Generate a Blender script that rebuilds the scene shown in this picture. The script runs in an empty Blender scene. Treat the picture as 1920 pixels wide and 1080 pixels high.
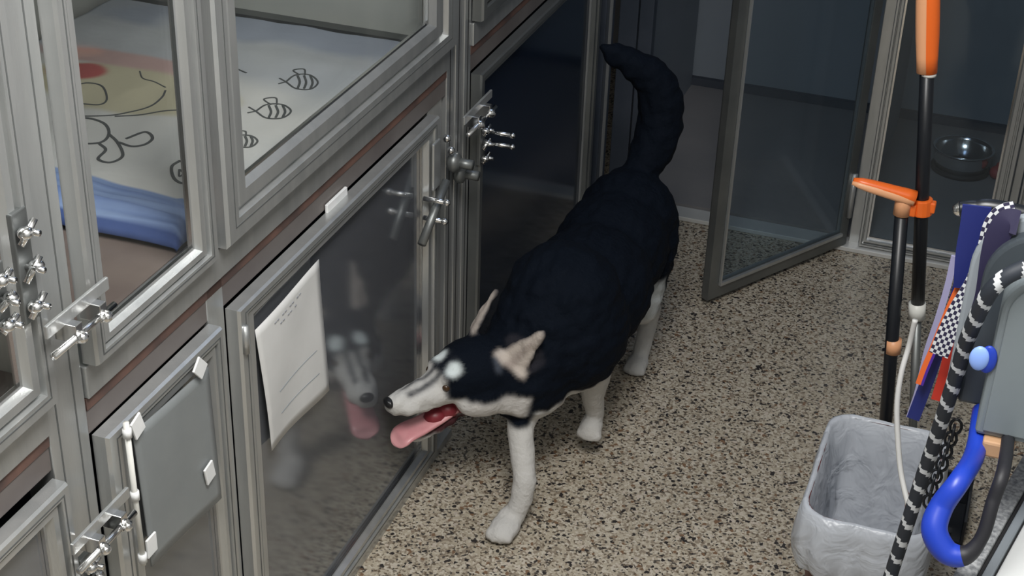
import bpy, bmesh, math, random
from mathutils import Vector, Matrix, noise
random.seed(7)
R = math.radians
sc = bpy.context.scene
COL = sc.collection

# ------------------------------------------------------------------ camera, world, lights, exposure
FPX, YAW, PITCH, ROLL, CAMZ = 2900.9, R(18.705), R(29.674), R(-2.036), 2.3
def cam_axes():
    cy, sy = math.cos(YAW), math.sin(YAW)
    f = Vector((-sy, cy, 0)); r = Vector((cy, sy, 0)); d = Vector((0, 0, -1))
    cp, sp = math.cos(PITCH), math.sin(PITCH)
    f2 = f*cp + d*sp; d2 = -f*sp + d*cp
    cr, sr = math.cos(ROLL), math.sin(ROLL)
    return r*cr + d2*sr, -r*sr + d2*cr, f2
CR, CD, CF = cam_axes()
CP = Vector((0, 0, CAMZ))
cd = bpy.data.cameras.new('camera'); cam = bpy.data.objects.new('camera', cd); COL.objects.link(cam)
cd.sensor_width = 36; cd.lens = FPX/1920*36; cd.clip_start = .02
mw = Matrix((CR, -CD, -CF)).transposed().to_4x4(); mw.translation = CP
cam.matrix_world = mw
sc.camera = cam
w = bpy.data.worlds.new('world'); sc.world = w; w.use_nodes = True
w.node_tree.nodes['Background'].inputs[0].default_value = (.55, .65, .8, 1)
w.node_tree.nodes['Background'].inputs[1].default_value = .08
sc.view_settings.view_transform = 'Standard'; sc.view_settings.look = 'None'
sc.view_settings.gamma = 1; sc.view_settings.use_curve_mapping = False
sc.view_settings.exposure = 0.0
def area(name, loc, sx, sy, power, col, rot=(0, 0, 0)):
    l = bpy.data.lights.new(name, 'AREA'); l.shape = 'RECTANGLE'; l.size = sx; l.size_y = sy
    l.energy = power; l.color = col
    o = bpy.data.objects.new(name, l); COL.objects.link(o); o.location = loc; o.rotation_euler = rot
    return o
LAMPS = [(-.35, 1.15, 62, (1, .985, .96)), (-.5, 3.75, 4.0, (.58, .72, 1))]  # second lamp is added, a bluish fill for the far shadows
for i, (lx, ly, pw, c) in enumerate(LAMPS):
    area('overhead_light', (lx, ly, 2.70), .55, 1.1, pw, c)

def ray(u, v): return CR*((u-960)/FPX) + CD*((v-540)/FPX) + CF
def py(u, v, y): r = ray(u, v); return CP + r*((y-CP.y)/r.y)      # point of the plane y = const
def pz(u, v, z): r = ray(u, v); return CP + r*((z-CP.z)/r.z)
def px(u, v, x): r = ray(u, v); return CP + r*((x-CP.x)/r.x)

# ------------------------------------------------------------------ materials
def mat(name, col, rough=.5, metal=0., spec=.5):
    m = bpy.data.materials.new(name); m.use_nodes = True
    b = m.node_tree.nodes['Principled BSDF']
    b.inputs['Base Color'].default_value = (*col, 1); b.inputs['Roughness'].default_value = rough
    b.inputs['Metallic'].default_value = metal; b.inputs['Specular IOR Level'].default_value = spec
    return m
def nd(m, t, **k):
    n = m.node_tree.nodes.new(t)
    for a, v in k.items(): setattr(n, a, v)
    return n
def lk(m, a, b): m.node_tree.links.new(a, b)
def noisy(name, col, col2, scale=8, rough=.5, metal=0., bump=.1, stretch=(1, 1, 1), spec=.5, bscale=None, dist=.002):
    m = mat(name, col, rough, metal, spec); b = m.node_tree.nodes['Principled BSDF']
    tc = nd(m, 'ShaderNodeTexCoord'); mp = nd(m, 'ShaderNodeMapping'); mp.inputs['Scale'].default_value = stretch
    n = nd(m, 'ShaderNodeTexNoise'); n.inputs['Scale'].default_value = scale; n.inputs['Detail'].default_value = 4
    r = nd(m, 'ShaderNodeValToRGB'); r.color_ramp.elements[0].position = .35; r.color_ramp.elements[1].position = .65
    r.color_ramp.elements[0].color = (*col, 1); r.color_ramp.elements[1].color = (*col2, 1)
    lk(m, tc.outputs['Object'], mp.inputs[0]); lk(m, mp.outputs[0], n.inputs[0]); lk(m, n.outputs[0], r.inputs[0])
    lk(m, r.outputs[0], b.inputs['Base Color'])
    if bump:
        n2 = nd(m, 'ShaderNodeTexNoise'); n2.inputs['Scale'].default_value = bscale or scale*4; n2.inputs['Detail'].default_value = 3
        lk(m, mp.outputs[0], n2.inputs[0])
        bp = nd(m, 'ShaderNodeBump'); bp.inputs['Strength'].default_value = bump; bp.inputs['Distance'].default_value = dist
        lk(m, n2.outputs[0], bp.inputs['Height']); lk(m, bp.outputs[0], b.inputs['Normal'])
    return m
M = {}
M['steel'] = noisy('brushed_steel', (.47, .485, .485), (.55, .56, .555), 5, .30, .70, .12, (6, 6, 1), bscale=60)
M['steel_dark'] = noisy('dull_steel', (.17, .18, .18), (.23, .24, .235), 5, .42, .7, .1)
M['shaded_post'] = noisy('shaded_blue_post', (.06, .075, .10), (.085, .10, .13), 5, .42, .4, .1)  # steel posts of the dim far corner, shade put into the colour
M['pale_sill'] = noisy('pale_sill', (.62, .62, .60), (.70, .70, .68), 9, .4, .2, .1)
M['header'] = noisy('brown_grey_header', (.15, .13, .125), (.20, .18, .17), 5, .45, .3, .1)
M['chrome'] = mat('polished_chrome', (.8, .8, .8), .16, 1.)
M['groove2'] = mat('dark_grey_groove', (.09, .095, .095), .5)
M['groove'] = mat('black_groove', (.02, .02, .022), .6)
M['red_reflection'] = noisy('red_brown_reflection', (.07, .045, .04), (.16, .085, .065), 12, .6, 0, .05)  # red-brown reflection under the beam, painted as a strip colour
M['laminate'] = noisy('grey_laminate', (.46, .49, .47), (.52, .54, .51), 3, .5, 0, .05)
M['laminate_dark'] = noisy('dark_laminate', (.05, .06, .08), (.065, .075, .095), 3, .55, 0, .05)
M['run_wall'] = noisy('blue_grey_run_wall', (.25, .29, .33), (.28, .31, .35), 2.2, .55, 0, .05)
M['run_floor'] = noisy('dark_run_floor', (.24, .235, .24), (.28, .27, .27), 4, .6, 0, .05)
M['tray'] = noisy('brown_cage_floor', (.20, .16, .145), (.29, .24, .21), 6, .4, .1, .05)
M['wall'] = noisy('painted_wall', (.55, .56, .55), (.6, .6, .59), 2, .7, 0, .05)
M['ceiling'] = mat('ceiling_white', (.7, .7, .69), .8)
M['paper'] = noisy('white_paper', (.60, .60, .59), (.66, .66, .65), 9, .85, 0, .15, bscale=14, dist=.004)
M['print'] = mat('grey_print', (.25, .26, .28), .9)
M['tape'] = noisy('white_tape', (.72, .74, .74), (.8, .8, .8), 20, .5)
M['orange'] = mat('orange_plastic', (.90, .16, .02), .35)
M['orange2'] = mat('pale_orange_plastic', (.85, .42, .22), .4)
M['blackpipe'] = mat('black_pipe', (.008, .010, .014), .35)
M['white_pl'] = mat('white_plastic', (.72, .72, .68), .4)
M['grey_pl'] = noisy('grey_plastic', (.17, .20, .215), (.19, .22, .235), 4, .42, 0, .05)
M['grey_pl2'] = mat('light_grey_plastic', (.26, .29, .32), .45)
M['grey_dk'] = mat('dark_grey_plastic', (.045, .055, .065), .35)
M['blue'] = mat('blue_webbing', (.012, .045, .42), .38)
M['blue2'] = mat('deep_blue_webbing', (.012, .02, .14), .5)
M['ltblue'] = mat('light_blue_plastic', (.25, .40, .85), .4)
M['lilac'] = mat('lilac_webbing', (.33, .32, .50), .6)
M['purple'] = mat('purple_webbing', (.07, .02, .30), .5)
M['red'] = mat('red_webbing', (.52, .035, .02), .5)
M['redor'] = mat('orange_webbing', (.75, .14, .03), .5)
M['navy'] = mat('navy_webbing', (.018, .015, .05), .6)
M['black'] = mat('black_webbing', (.012, .012, .016), .55)
M['ropeblk'] = mat('black_rope', (.02, .025, .035), .6)
M['ropewht'] = mat('white_rope', (.60, .62, .64), .7)
M['cord'] = mat('grey_white_cord', (.48, .48, .47), .6)
M['tan'] = mat('tan_leather', (.45, .27, .15), .6)
M['can'] = mat('maroon_can', (.10, .018, .015), .4)
M['white_cab'] = noisy('white_enamel', (.62, .64, .64), (.66, .67, .67), 2, .35, 0, .03)
M['speckle'] = noisy('speckled_edge', (.16, .17, .18), (.42, .43, .44), 140, .5, 0, .3)
M['tongue'] = noisy('pink_tongue', (.62, .27, .29), (.70, .36, .37), 20, .35, 0, .1)
M['mouth'] = mat('red_mouth', (.20, .02, .03), .4)
M['nose'] = mat('black_nose', (.01, .01, .011), .3)
M['eye'] = mat('brown_eye', (.05, .025, .01), .12)
M['ink'] = mat('grey_ink', (.10, .11, .11), .9)
M['toy'] = mat('red_rubber', (.42, .05, .05), .5)

def glass_mat(name, tint=(.9, .95, .97), r0=.05, rough=.03, haze=.0, hcol=(.3, .32, .34)):
    """pane: Schlick reflection over clear transmission, plus a haze of dirt and painted reflection"""
    m = bpy.data.materials.new(name); m.use_nodes = True; t = m.node_tree; t.nodes.clear(); l = t.links.new
    o = t.nodes.new('ShaderNodeOutputMaterial'); mx = t.nodes.new('ShaderNodeMixShader'); mh = t.nodes.new('ShaderNodeMixShader')
    lw = t.nodes.new('ShaderNodeLayerWeight'); lw.inputs['Blend'].default_value = .5
    pw = t.nodes.new('ShaderNodeMath'); pw.operation = 'POWER'; pw.inputs[1].default_value = 5
    ma = t.nodes.new('ShaderNodeMath'); ma.operation = 'MULTIPLY_ADD'; ma.inputs[1].default_value = 1-r0; ma.inputs[2].default_value = r0; ma.use_clamp = True
    tr = t.nodes.new('ShaderNodeBsdfTransparent'); tr.inputs[0].default_value = (*tint, 1)
    df = t.nodes.new('ShaderNodeBsdfDiffuse'); df.inputs[0].default_value = (*hcol, 1); mh.inputs[0].default_value = haze
    g = t.nodes.new('ShaderNodeBsdfGlossy'); g.inputs['Roughness'].default_value = rough; g.inputs['Color'].default_value = (.9, .93, .95, 1)
    l(lw.outputs['Facing'], pw.inputs[0]); l(pw.outputs[0], ma.inputs[0]); l(ma.outputs[0], mx.inputs[0])
    l(tr.outputs[0], mh.inputs[1]); l(df.outputs[0], mh.inputs[2]); l(mh.outputs[0], mx.inputs[1]); l(g.outputs[0], mx.inputs[2]); l(mx.outputs[0], o.inputs[0])
    return m
M['glass_clear'] = glass_mat('clear_pane', (.97, .97, .965), .02, .05, .01)
M['glass'] = glass_mat('tinted_pane', (.5, .54, .58), .22, .10, .36, (.25, .26, .285))  # strong haze: pale wall reflection put into the pane's colour
M['glass_dark'] = glass_mat('dark_pane', (.3, .36, .5), .06, .12, .3, (.012, .025, .06))  # dark reflections and dim interior put into the pane's colour
M['glass_back'] = glass_mat('smoky_pane', (.80, .86, .9), .03, .06, .04)
def film_mat():
    m = mat('frosted_acrylic', (.27, .29, .295), .35); b = m.node_tree.nodes['Principled BSDF']; b.inputs['Alpha'].default_value = .72
    tc = nd(m, 'ShaderNodeTexCoord'); n = nd(m, 'ShaderNodeTexNoise'); n.inputs['Scale'].default_value = 9; n.inputs['Detail'].default_value = 4
    r = nd(m, 'ShaderNodeMapRange'); r.inputs[3].default_value = .62; r.inputs[4].default_value = .84
    lk(m, tc.outputs['Object'], n.inputs[0]); lk(m, n.outputs[0], r.inputs[0]); lk(m, r.outputs[0], b.inputs['Alpha'])
    return m
M['acrylic'] = film_mat()
def liner_mat():
    m = mat('bin_liner', (.50, .53, .58), .34); b = m.node_tree.nodes['Principled BSDF']
    b.inputs['Alpha'].default_value = .93
    tc = nd(m, 'ShaderNodeTexCoord'); n = nd(m, 'ShaderNodeTexNoise'); n.inputs['Scale'].default_value = 16; n.inputs['Detail'].default_value = 3
    n.inputs['Distortion'].default_value = .8
    bp = nd(m, 'ShaderNodeBump'); bp.inputs['Strength'].default_value = .5; bp.inputs['Distance'].default_value = .022
    lk(m, tc.outputs['Object'], n.inputs[0]); lk(m, n.outputs[0], bp.inputs['Height']); lk(m, bp.outputs[0], b.inputs['Normal'])
    return m
M['liner'] = liner_mat()
def terrazzo():
    m = mat('terrazzo', (.5, .45, .4), .42); b = m.node_tree.nodes['Principled BSDF']
    tc = nd(m, 'ShaderNodeTexCoord')
    dn = nd(m, 'ShaderNodeTexNoise'); dn.inputs['Scale'].default_value = 60; dn.inputs['Detail'].default_value = 2
    mv = nd(m, 'ShaderNodeMixRGB'); mv.blend_type = 'ADD'; mv.inputs[0].default_value = .008
    lk(m, tc.outputs['Object'], dn.inputs[0]); lk(m, tc.outputs['Object'], mv.inputs[1]); lk(m, dn.outputs[1], mv.inputs[2])
    def layer(scale, stops):
        v = nd(m, 'ShaderNodeTexVoronoi'); v.inputs['Scale'].default_value = scale
        sp = nd(m, 'ShaderNodeSeparateColor'); r = nd(m, 'ShaderNodeValToRGB'); r.color_ramp.interpolation = 'CONSTANT'
        e = r.color_ramp.elements
        while len(e) < len(stops): e.new(.5)
        for q, (p, c) in zip(e, stops): q.position = p; q.color = (*c, 1)
        lk(m, mv.outputs[0], v.inputs['Vector']); lk(m, v.outputs['Color'], sp.inputs[0]); lk(m, sp.outputs[0], r.inputs[0])
        return r, v, sp
    a, va, sa = layer(190, [(0, (.075, .065, .055)), (.10, (.15, .115, .08)), (.17, (.29, .24, .18)), (.38, (.44, .385, .295)), (.62, (.49, .435, .34)), (.80, (.57, .52, .43))])
    c, vc, scc = layer(125, [(0, (.03, .026, .025)), (.5, (.20, .12, .07)), (.75, (.55, .48, .40)), (.9, (.5, .42, .33)), (.95, (.48, .42, .36))])
    gt = nd(m, 'ShaderNodeMath', operation='LESS_THAN'); gt.inputs[1].default_value = .10
    lk(m, scc.outputs[1], gt.inputs[0])
    mx = nd(m, 'ShaderNodeMixRGB'); lk(m, gt.outputs[0], mx.inputs[0]); lk(m, a.outputs[0], mx.inputs[1]); lk(m, c.outputs[0], mx.inputs[2])
    n = nd(m, 'ShaderNodeTexNoise'); n.inputs['Scale'].default_value = 3.5; n.inputs['Detail'].default_value = 3
    r = nd(m, 'ShaderNodeMapRange'); r.inputs[1].default_value = .3; r.inputs[2].default_value = .7; r.inputs[3].default_value = .9; r.inputs[4].default_value = 1.06
    m2 = nd(m, 'ShaderNodeMixRGB', blend_type='MULTIPLY'); m2.inputs[0].default_value = 1
    lk(m, tc.outputs['Object'], n.inputs[0]); lk(m, n.outputs[0], r.inputs[0]); lk(m, mx.outputs[0], m2.inputs[1]); lk(m, r.outputs[0], m2.inputs[2])
    lk(m, m2.outputs[0], b.inputs['Base Color'])
    return m
M['terrazzo'] = terrazzo()
def vcol_mat(name, rough, fur=False):
    m = mat(name, (.5, .5, .5), rough, 0, .3); b = m.node_tree.nodes['Principled BSDF']
    a = nd(m, 'ShaderNodeVertexColor'); a.layer_name = 'Col'
    tc = nd(m, 'ShaderNodeTexCoord'); n = nd(m, 'ShaderNodeTexNoise'); n.inputs['Scale'].default_value = 90 if fur else 25; n.inputs['Detail'].default_value = 3
    bp = nd(m, 'ShaderNodeBump'); bp.inputs['Strength'].default_value = .5 if fur else .3; bp.inputs['Distance'].default_value = .006
    lk(m, a.outputs[0], b.inputs['Base Color']); lk(m, tc.outputs['Object'], n.inputs[0]); lk(m, n.outputs[0], bp.inputs['Height']); lk(m, bp.outputs[0], b.inputs['Normal'])
    return m
M['fur'] = vcol_mat('husky_fur', .85, True)
M['fur'].node_tree.nodes['Principled BSDF'].inputs['Specular IOR Level'].default_value = .12
M['blanket'] = vcol_mat('fleece_print', .9)

# ------------------------------------------------------------------ helpers
def tag(o, label=None, cat=None, group=None, kind=None):
    for k, v in (('label', label), ('category', cat), ('group', group), ('kind', kind)):
        if v: o[k] = v
    return o
def mk(name, bm, m, parent=None, smooth=False, bevel=0):
    bmesh.ops.recalc_face_normals(bm, faces=bm.faces[:])
    me = bpy.data.meshes.new(name); bm.to_mesh(me); bm.free()
    for x in (m if isinstance(m, (list, tuple)) else [m]): me.materials.append(M[x])
    if smooth:
        for p in me.polygons: p.use_smooth = True
    o = bpy.data.objects.new(name, me); COL.objects.link(o)
    if parent is not None: o.parent = parent
    if bevel:
        bv = o.modifiers.new('b', 'BEVEL'); bv.width = bevel; bv.segments = 2; bv.limit_method = 'ANGLE'
    return o
def empty(name, loc=(0, 0, 0), rz=0, label=None, cat=None, group=None, kind=None):
    o = bpy.data.objects.new(name, None); COL.objects.link(o); o.location = loc; o.rotation_euler = (0, 0, rz)
    o.empty_display_size = .05
    return tag(o, label, cat, group, kind)
def box(bm, x0, x1, y0, y1, z0, z1):
    v = [bm.verts.new((x, y, z)) for x in (x0, x1) for y in (y0, y1) for z in (z0, z1)]
    for f in ((0, 1, 3, 2), (4, 6, 7, 5), (0, 4, 5, 1), (2, 3, 7, 6), (0, 2, 6, 4), (1, 5, 7, 3)): bm.faces.new([v[i] for i in f])
def boxes(*a):
    bm = bmesh.new()
    for b in a: box(bm, *b)
    return bm
def frame_bm(x0, x1, z0, z1, prof):
    """mitred rectangular frame; prof = closed list of (inset l/r/b/t scale t in 0..1, y); insets given as (il, ir, ib, it)"""
    bm = bmesh.new(); rings = []
    for (ins, y) in prof:
        il, ir, ib, it = ins
        rings.append([bm.verts.new(p) for p in ((x0+il, y, z0+ib), (x1-ir, y, z0+ib), (x1-ir, y, z1-it), (x0+il, y, z1-it))])
    n = len(rings)
    for i in range(n):
        a, b = rings[i], rings[(i+1) % n]
        for k in range(4):
            bm.faces.new((a[k], a[(k+1) % 4], b[(k+1) % 4], b[k]))
    return bm
def stepped(x0, x1, z0, z1, wl, wr, wb, wt, d=.028):
    """door frame: outer band, groove, raised inner lip.  outward = -y"""
    def ins(f): return (wl*f, wr*f, wb*f, wt*f)
    prof = [(ins(0), 0), (ins(0), -d*.8), (ins(.06), -d), (ins(.46), -d), (ins(.50), -d*.55), (ins(.58), -d*.55), (ins(.62), -d*.85),
            (ins(.88), -d*.85), (ins(1), -d*.45), (ins(1), 0)]
    return frame_bm(x0, x1, z0, z1, prof)
def tube(bm, pts, rad, n=10, caps=True, stripe=None, flat=None):
    """sweep along pts. rad: number or list. flat: (width, thickness, facing vector) gives a strap. stripe: fn(i along metres, k/n)->material"""
    pts = [Vector(p) for p in pts]; N = len(pts); rings = []; up = None; L = 0
    lens = [0]
    for i in range(1, N): L += (pts[i]-pts[i-1]).length; lens.append(L)
    for i in range(N):
        t = (pts[min(i+1, N-1)]-pts[max(i-1, 0)]).normalized()
        if flat:
            a = flat[2] if isinstance(flat[2], Vector) else Vector(flat[2])
            sd = t.cross(a).normalized(); nn = sd.cross(t).normalized()
            w_, h_ = flat[0]/2, flat[1]/2
            ring = [pts[i]+sd*(q_/3-1)*w_+nn*(-h_) for q_ in range(7)]+[pts[i]+sd*(1-q_/3)*w_+nn*h_ for q_ in range(7)]
        else:
            if up is None:
                up = t.orthogonal().normalized()
            up = (up - t*up.dot(t)).normalized(); sd = t.cross(up)
            r = rad[i] if isinstance(rad, (list, tuple)) else rad
            ring = [pts[i]+(up*math.cos(2*math.pi*k/n)+sd*math.sin(2*math.pi*k/n))*r for k in range(n)]
        rings.append([bm.verts.new(p) for p in ring])
    n = len(rings[0])
    for i in range(N-1):
        for k in range(n):
            f = bm.faces.new((rings[i][k], rings[i][(k+1) % n], rings[i+1][(k+1) % n], rings[i+1][k]))
            if stripe: f.material_index = stripe(lens[i], k/n if not flat else k)
    if caps:
        bm.faces.new(rings[0][::-1]); bm.faces.new(rings[-1])
def curve(pts, n=24):
    """Catmull-Rom through points"""
    p = [Vector(q) for q in pts]; p = [p[0]*2-p[1]] + p + [p[-1]*2-p[-2]]; out = []
    for i in range(1, len(p)-2):
        for k in range(n):
            t = k/n; a, b, c, d = p[i-1], p[i], p[i+1], p[i+2]
            out.append(.5*((2*b)+(c-a)*t+(2*a-5*b+4*c-d)*t*t+(-a+3*b-3*c+d)*t**3))
    out.append(p[-2]); return out
def cyl(bm, a, b, r, n=14, r2=None): tube(bm, [a, b], [r, r if r2 is None else r2], n)
def lathe(prof, n=32):
    bm = bmesh.new(); rings = [[bm.verts.new((r*math.cos(2*math.pi*k/n), r*math.sin(2*math.pi*k/n), z)) for k in range(n)] for r, z in prof]
    for a, b in zip(rings, rings[1:]):
        for k in range(n): bm.faces.new((a[k], a[(k+1) % n], b[(k+1) % n], b[k]))
    bm.faces.new(rings[0][::-1]); bm.faces.new(rings[-1]); return bm
def sphere(bm, c, r, s=(1, 1, 1), sub=2):
    g = bmesh.ops.create_icosphere(bm, subdivisions=sub, radius=r)
    for v in g['verts']: v.co = Vector((v.co.x*s[0], v.co.y*s[1], v.co.z*s[2])) + Vector(c)

# ------------------------------------------------------------------ room shell
XW, YB = .27, 5.62
tag(mk('floor', boxes((-2.2, XW, -1.6, 5.9, -.05, 0)), 'terrazzo'), kind='structure')
tag(mk('ceiling', boxes((-2.2, XW, -1.6, 5.9, 2.75, 2.8)), 'ceiling'), kind='structure')
tag(mk('wall_left', boxes((-2.25, -2.2, -1.6, 5.9, 0, 2.75)), 'wall'), kind='structure')
tag(mk('wall_right', boxes((XW, XW+.05, -1.6, 5.9, 0, 2.75)), 'wall'), kind='structure')
tag(mk('wall_front', boxes((-2.2, XW, -1.65, -1.6, 0, 2.75)), 'wall'), kind='structure')
tag(mk('wall_back', boxes((-2.2, XW, 5.85, 5.9, 0, 2.75)), 'wall'), kind='structure')

# ------------------------------------------------------------------ left kennel bank
FX = -1.224                                   # plane of the doors' back
kb = empty('kennel_bank', (FX, 0, 0), R(90), 'long stainless steel kennel bank along the aisle, two tiers of framed cages', 'kennel')
# local: x = world y, -y = towards the aisle
def kpart(name, m, *a, bevel=.002): return mk(name, boxes(*a), m, kb, bevel=bevel)
Y0, Y1, TOP, DEP = .55, 4.46, 1.95, .80
for (a, b) in ((1.508, 1.60), (1.958, 2.012), (3.045, 3.085), (3.10, 3.135), (3.155, 3.195), (4.205, 4.30), (4.36, 4.46)):
    z0, z1 = (0, TOP)
    if abs(a-1.958) < 1e-6: z1 = 1.02
    kpart('post', 'steel' if a < 4 else 'shaded_post', (a, b, -.020, .03 if z1 > 1.5 else .002, z0, z1))
bm = boxes((3.04, 3.20, .004, .03, 0, TOP)); mk('post_groove', bm, 'groove', kb)
# beam between tiers: raised rail, recess and a brown strip under it, a painted reflection
for (a, b) in ((Y0, 1.506), (1.602, 3.043), (3.197, 4.198)):
    kpart('beam', 'steel', (a, b, -.026, .03, 1.000, 1.056))
    kpart('beam_reflection', 'red_reflection', (a, b, -.020, .028, .978, .999), bevel=0)
    kpart('header', 'header', (a, b, -.018, .03, .935, .977))
    kpart('sill', 'steel', (a, b, -.045, .03, 0, .022))
    kpart('top_rail', 'steel', (a, b, -.02, .03, 1.9, TOP))
kpart('cage_floor', 'tray', (Y0, Y1, .032, DEP, 1.015, 1.055), bevel=0)
kpart('lower_floor', 'laminate_dark', (Y0, Y1, .032, DEP, .0005, .012), bevel=0)  # lower cages' shade put into the dark floor, back and partitions
kpart('top_panel', 'laminate', (Y0, Y1, .0, DEP, TOP, TOP+.03), bevel=0)
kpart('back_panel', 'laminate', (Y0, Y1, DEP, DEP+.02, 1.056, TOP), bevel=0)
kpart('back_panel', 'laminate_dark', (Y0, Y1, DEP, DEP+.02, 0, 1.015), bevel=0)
for y, m in ((Y0, 'laminate'), (1.56, 'laminate'), (3.03, 'laminate'), (4.4, 'laminate')):
    kpart('partition', m, (y-.01, y+.01, .031, DEP, 1.056, TOP), bevel=0)
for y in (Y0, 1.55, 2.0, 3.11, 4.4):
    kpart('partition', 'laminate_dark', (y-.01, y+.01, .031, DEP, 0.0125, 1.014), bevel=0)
kpart('corner_trim', 'steel_dark', (2.985, 3.018, .04, DEP-.02, 1.0555, 1.075), bevel=0)

def latch(parent, x0, x1, z, flip=1):
    """sliding bar latch with two pins, knob bracket"""
    b = mk('latch_bar', boxes((x0, x1, -.050, -.044, z-.010, z+.010)), 'steel', parent, bevel=.0015)
    bm = bmesh.new(); cyl(bm, (x0-.01, -.062, z-.028), (x1-.01, -.062, z-.028), .0055)
    mk('bolt', bm, 'chrome', b, True)
    L = x1-x0
    for k in (.32, .72):
        bm = boxes((x0+L*k-.008, x0+L*k+.008, -.066, -.03, z-.036, z-.008)); sphere(bm, (x0+L*k, -.068, z-.028), .010)
        mk('bracket', bm, 'chrome', b, bevel=.001)
    return b
def clamp(parent, x, z0, z1):
    """vertical lever clamp: plate and lumpy lever with knobs"""
    b = mk('clamp_plate', boxes((x-.016, x+.016, -.030, -.020, z0, z1)), 'steel_dark', parent, bevel=.002)
    n = 3; h = (z1-z0)/n
    for i in range(n):
        bm = bmesh.new(); zc = z0+h*(i+.5)
        sphere(bm, (x+(.008 if i % 2 else -.006), -.040, zc), .012, (1, .9, .8))
        cyl(bm, (x-.013, -.036, zc-h*.3), (x+.012, -.044, zc+h*.25), .005)
        cyl(bm, (x, -.03, zc), (x, -.058, zc), .0045)
        mk('clamp_knob', bm, 'chrome', b, True)
    return b
def door(name, x0, x1, z0, z1, wl, wr, wb, wt, label, glass, base=kb, rz=R(90), loc=None, d=.028, fm='steel'):
    t = empty(name, loc or (FX+.021, (x0+x1)/2, z0), rz, label, 'door')
    o = (x0+x1)/2 if loc is None else 0
    a, b = x0-o, x1-o; H = z1-z0
    mk('frame', stepped(a, b, 0, H, wl, wr, wb, wt, d), fm, t)
    mk('pane', boxes((a+wl-.006, b-wr+.006, -.006, -.002, wb-.006, H-wt+.006)), glass, t)
    g = .0055
    bm = frame_bm(a+wl, b-wr, wb, H-wt, [((0,)*4, -.0065), ((0,)*4, -.0125), ((g,)*4, -.0125), ((g,)*4, -.0065)])
    mk('glazing_bead', bm, 'chrome' if fm == 'steel' else 'steel', t)
    for f_ in (.30,):
        i0 = (wl*f_, wr*f_, wb*f_, wt*f_); i1 = (wl*f_+.0025, wr*f_+.0025, wb*f_+.0025, wt*f_+.0025)
        if fm == 'steel': mk('frame_groove', frame_bm(a, b, 0, H, [(i0, -d+.002), (i0, -d-.0006), (i1, -d-.0006), (i1, -d+.002)]), 'groove2', t)
    t['o'] = o
    return t
DU0 = door('kennel_door', .62, 1.506, 1.062, 1.895, .05, .055, .055, .05, 'upper cage door at the left edge of the photo, only its frame corner in view', 'glass_clear')
DU1 = door('kennel_door', 1.604, 1.962, 1.062, 1.895, .046, .050, .040, .05, 'narrow upper cage door in front of the blanket fold, nearest full upper pane', 'glass_clear')
DU2 = door('kennel_door', 1.995, 3.043, 1.062, 1.895, .083, .140, .092, .05, 'wide upper cage door before the bug-print part of the blanket', 'glass_clear')
DU3 = door('kennel_door', 3.197, 4.198, 1.062, 1.895, .05, .05, .06, .05, 'dark upper cage door above and beyond the clustered latches', 'glass_dark', fm='steel_dark')  # far doors: darker frame and pane carry the shade in their colour
DL0 = door('kennel_door', .62, 1.500, .024, .925, .05, .045, .05, .04, 'lower cage door in the bottom left corner, plain and without any sheet', 'glass')
DL1 = door('kennel_door', 1.604, 1.956, .024, .934, .072, .036, .05, .045, 'narrow lower cage door covered by a taped translucent sheet', 'glass')
DL2 = door('kennel_door', 2.014, 2.935, .024, .932, .062, .062, .040, .040, 'wide lower cage door with the white paper, mirroring the dog', 'glass')
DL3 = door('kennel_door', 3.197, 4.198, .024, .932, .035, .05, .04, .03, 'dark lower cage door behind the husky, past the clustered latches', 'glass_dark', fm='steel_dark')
kpart('post', 'steel', (2.945, 3.03, -.014, .03, .024, .934))
kpart('post_lip', 'steel', (4.215, 4.222, -.040, -.0205, .03, 1.9), bevel=0)
kpart('post_lip', 'steel', (4.395, 4.401, -.030, -.0205, .03, 1.9), bevel=0)
for yy in (3.065, 3.118, 3.175): kpart('post_groove', 'groove', (yy-.002, yy+.002, -.0206, -.0199, 0, TOP), bevel=0)
for yy in (1.53, 1.575): kpart('post_groove', 'groove2', (yy-.0015, yy+.0015, -.0206, -.0199, 0, TOP), bevel=0)
# dark strip in the gap between the two upper doors
kpart('post_strip', 'groove', (1.963, 1.994, -.004, .0, 1.058, TOP), bevel=0)
kpart('post_strip', 'red_reflection', (2.0125, 2.0145, -.016, .03, .03, .93), bevel=0)  # thin red-brown line in the beam reflection's colour

def L(t, x): return x - t['o']
latch(DU1, L(DU1, 1.470), L(DU1, 1.620), 1.200-1.062)
latch(DL1, L(DL1, 1.462), L(DL1, 1.612), .835-.024)
clamp(DU0, L(DU0, 1.472), 1.215-1.062, 1.38-1.062)
clamp(DL0, L(DL0, 1.515), .69-.024, .78-.024)
clamp(DU0, L(DU0, 1.412), 1.23-1.062, 1.33-1.062)
latch(DL3, L(DL3, 3.03), L(DL3, 3.21), .885-.024)
clamp(DL3, L(DL3, 3.205), .70-.024, .81-.024)
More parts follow.
